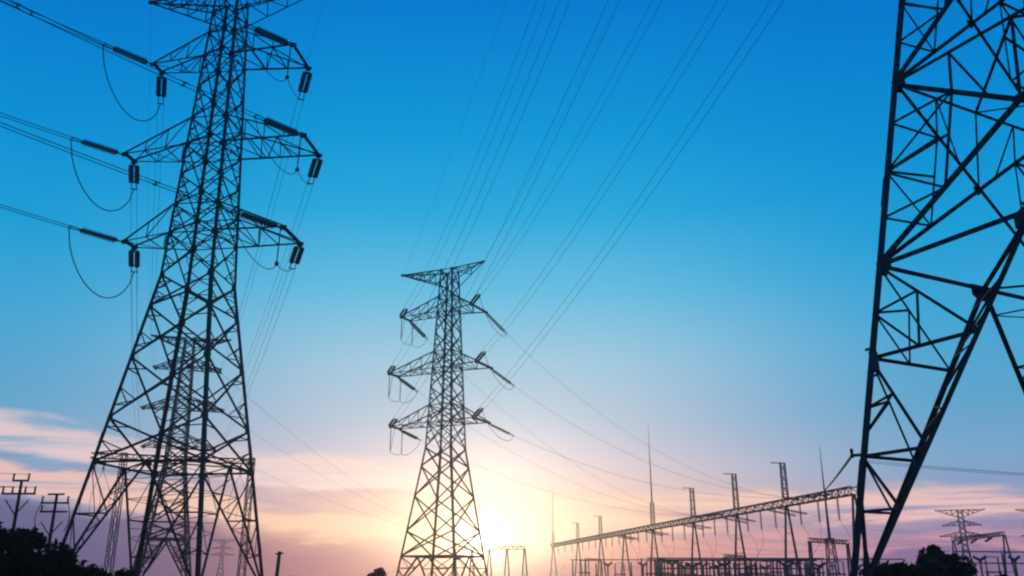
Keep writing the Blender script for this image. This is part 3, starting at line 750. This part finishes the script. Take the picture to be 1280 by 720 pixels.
for (A, B, lab) in (((20, 127.6, 4.45), (43, 130, 4.45), 'straight tubular busbar along the tops of the front yard row'), ((23.5, 160, 5.25), (67, 157.2, 5.25), 'straight tubular busbar along the tops of the rear yard row'),
                    ((64, 133, 5.8), (87, 139, 5.8), 'tubular busbar along the tops of the right yard row'), ((20, 127.9, 3.4), (43, 130.3, 3.4), 'lower tubular busbar across the front yard row'), ((21, 143, 5.1), (49, 144.6, 5.1), 'tubular busbar along the tops of the middle yard row'), ((12, 190, 5.9), (49, 188.4, 5.9), 'tubular busbar along the tops of the farthest yard row'), ((64, 133.4, 4.2), (87, 139.4, 4.2), 'lower tubular busbar across the right yard row')):
    b = MB(); b.tube([A, B], .09, 8); tag(b.build('busbar', ALUMINIUM), lab, 'busbar', 'tubular busbars')

# ------------------------------------------------------------------ utility poles
def pole(x, y, h, r, label, arms, braces):
    t = thing('utility_pole', (x, y, 0), label, 'pole', 'utility poles'); b = MB(); b.tube([(x, y, 0), (x, y, h * .5), (x, y, h)], r, 10, r * .6); b.build('shaft', WOOD, t)
    for z, w, pins in arms:
        b = MB(); b.bar((x - w / 2, y - .12, z), (x + w / 2, y - .12, z), .13, .12)
        cr = b.build('crossarm', WOOD, t)
        for q in pins:
            ribbed((x + q * w / 2, y - .12, z + .05), .42, .09, 8, 3).build('pin_insulator', PORCELAIN, cr, True)
    b = MB()
    for s in (-1, 1): b.bar((x, y - .15, h * braces), (x + s * .75, y - .15, h * braces + .95), .06)
    b.build('brace', STEEL, t)
    return t
pole(-32.4, 59.2, 8.05, .15, 'utility pole with two crossarms of upturned insulators, leftmost above the shrubs', [(8.0, 1.05, (-.95, .95)), (7.15, 2.2, (-.95, -.38, .38, .95))], .72)
pole(-32.3, 63.9, 7.6, .16, 'utility pole with three plain crossarms beside the left leg of the tall pylon', [(7.55, 1.15, ()), (6.95, 2.0, (-.9, .9)), (6.35, 1.9, (-.9,))], .62)
for s, lb in ((-1, 'left'), (1, 'right')):
    A = Vector((-32.3 + s * .95, 63.75, 6.9)); pts = [A + Vector((s * .25 * math.sin(i / 12 * 3.1), 0, -1.9 * i / 12)) for i in range(13)]
    cable([pts], 'pole_cable', f'thin drooping cable on the {lb} side of the three-arm utility pole', 'cable', .03, 'pole cables')
for i, (a, z) in enumerate(((-.95, 7.55), (-.38, 7.55), (.95, 7.55), (.95, 8.4))):
    x = -32.4 + a * (1.1 if i < 3 else .5); A = Vector((x, 59.05, z)); D = Vector((-34, -8, 3.5))
    cable([[pin(A, D, .8, k / 20) for k in range(21)]], 'overhead_wire', f'thin overhead wire from the {("outer left lower", "inner left lower", "outer right lower", "upper right")[i]} insulator of the leftmost utility pole', 'wire', .016, 'utility wires')
t = thing('concrete_post', (-14.9, 58.3, 0), 'short leaning post right of the tall left pylon foot', 'post')
b = MB(); b.tube([(-14.9, 58.3, 0), (-14.75, 58.3, 3.5)], .14, 8, .11); b.build('shaft', CONCRETE, t)
b = MB(); b.bar((-15.0, 58.3, 3.35), (-14.5, 58.3, 3.4), .09); b.build('bracket', FITTING, t)

# ------------------------------------------------------------------ shrubs
def shrub(x, y, h, rx, label, seed, nl=7500, leaf=.1, m=None, group='shrubs along the bottom of the view'):
    rn = random.Random(seed); t = thing('shrub', (x, y, 0), label, 'shrub', group); base = Vector((x, y, 0)); tips = []
    for i in range(9):
        a = rn.uniform(0, 6.28); rr = rx * rn.uniform(.25, .85); top = base + Vector((math.cos(a) * rr, math.sin(a) * rr, h * rn.uniform(.55, .9)))
        mid = base.lerp(top, .5) + Vector((rn.uniform(-.1, .1), rn.uniform(-.1, .1), .15)); b = MB()
        b.tube([base + Vector((math.cos(a) * .06, math.sin(a) * .06, 0)), mid, top], .045, 6, .012); b.build('stem', BARK, t); tips += [mid, top]
    b = MB(); cl = []
    for i in range(46):
        a = rn.uniform(0, 6.28); u = rn.random() ** .5; zz = rn.uniform(.12, 1.0); env = math.sin(min(1, zz * .95 + .12) * 2.75) ** .6 if zz < 1 else .3
        cl.append((base + Vector((math.cos(a) * rx * u * env, math.sin(a) * rx * u * env, h * zz * (1 - .18 * u * u) - .1)), rx * rn.uniform(.16, .34)))
    for i in range(nl):
        c, r = cl[rn.randrange(len(cl))]; d = Vector((rn.gauss(0, 1), rn.gauss(0, 1), rn.gauss(0, .8))); p = c + d.normalized() * r * 1.2 * rn.random() ** .4
        if p.z < .05: continue
        n = Vector((rn.gauss(0, 1), rn.gauss(0, 1), rn.gauss(.5, 1))).normalized(); u_ = n.orthogonal().normalized(); u_.rotate(Matrix.Rotation(rn.uniform(0, 6.28), 3, n)); v_ = n.cross(u_)
        s = leaf * rn.uniform(.6, 1.5); b.add([p - u_ * s, p + v_ * s * .5 + n * s * .1, p + u_ * s * 1.1, p - v_ * s * .5 + n * s * .1], [(0, 1, 2, 3)])
    b.build('crown', m or LEAF, t); return t
shrub(-18.4, 30.6, 4.2, 1.4, 'tallest dark shrub in the bottom left corner at the picture edge', 1, 11000)
shrub(-17.0, 31.6, 3.75, 1.2, 'dark shrub below the leftmost utility pole, right of the corner shrub', 2, 10000)
shrub(-15.9, 31.8, 3.0, 1.05, 'lower dark shrub below the three-arm utility pole', 3, 9000)
shrub(-15.1, 32.6, 2.4, 1.0, 'low dark shrub covering the left foot of the tall left pylon', 4, 8000)
shrub(-14.1, 33.2, 2.1, .9, 'smallest shrub tapering off right of the left pylon foot', 5, 6000)
shrub(16.2, 34.6, 2.9, 1.3, 'big rounded dark bush right of the near tower foot', 6, 14000)
shrub(11.9, 29.0, 2.35, 1.0, 'low dark bush at the foot of the near tower K brace', 7, 8000)
shrub(13.4, 30.6, 2.2, 1.0, 'low bush between the near tower foot and the big rounded bush', 8, 8000, .09, LEAF_DRY)
shrub(14.9, 32.8, 2.25, 1.0, 'low bush touching the left side of the big rounded bush', 9, 8000)
shrub(17.9, 34.0, 1.95, .8, 'low bush at right of the big rounded bush', 10, 8000, .09, LEAF_DRY)
shrub(-10.0, 69.0, 2.65, .9, 'small dark bush left of the central pylon base', 11, 5000, .11)
shrub(-14.0, 60.0, 2.05, .8, 'tiny low bush beside the short leaning post', 12, 3500, .1)

# ------------------------------------------------------------------ air
def haze(density):
    b = MB(); b.box((0, 0, 44), 1060, 1060, 90); o = b.build('haze', bpy.data.materials.new('air')); o['kind'] = 'stuff'
    m = o.data.materials[0]; m.use_nodes = True; nt = m.node_tree
    for n in list(nt.nodes): nt.nodes.remove(n)
    v = nt.nodes.new('ShaderNodeVolumePrincipled'); v.inputs['Color'].default_value = (.65, .8, 1.0, 1); v.inputs['Density'].default_value = density; v.inputs['Anisotropy'].default_value = .9
    out = nt.nodes.new('ShaderNodeOutputMaterial'); nt.links.new(v.outputs[0], out.inputs['Volume'])
    m.cycles.homogeneous_volume = True
HAZE = 0.0008
if HAZE: haze(HAZE)
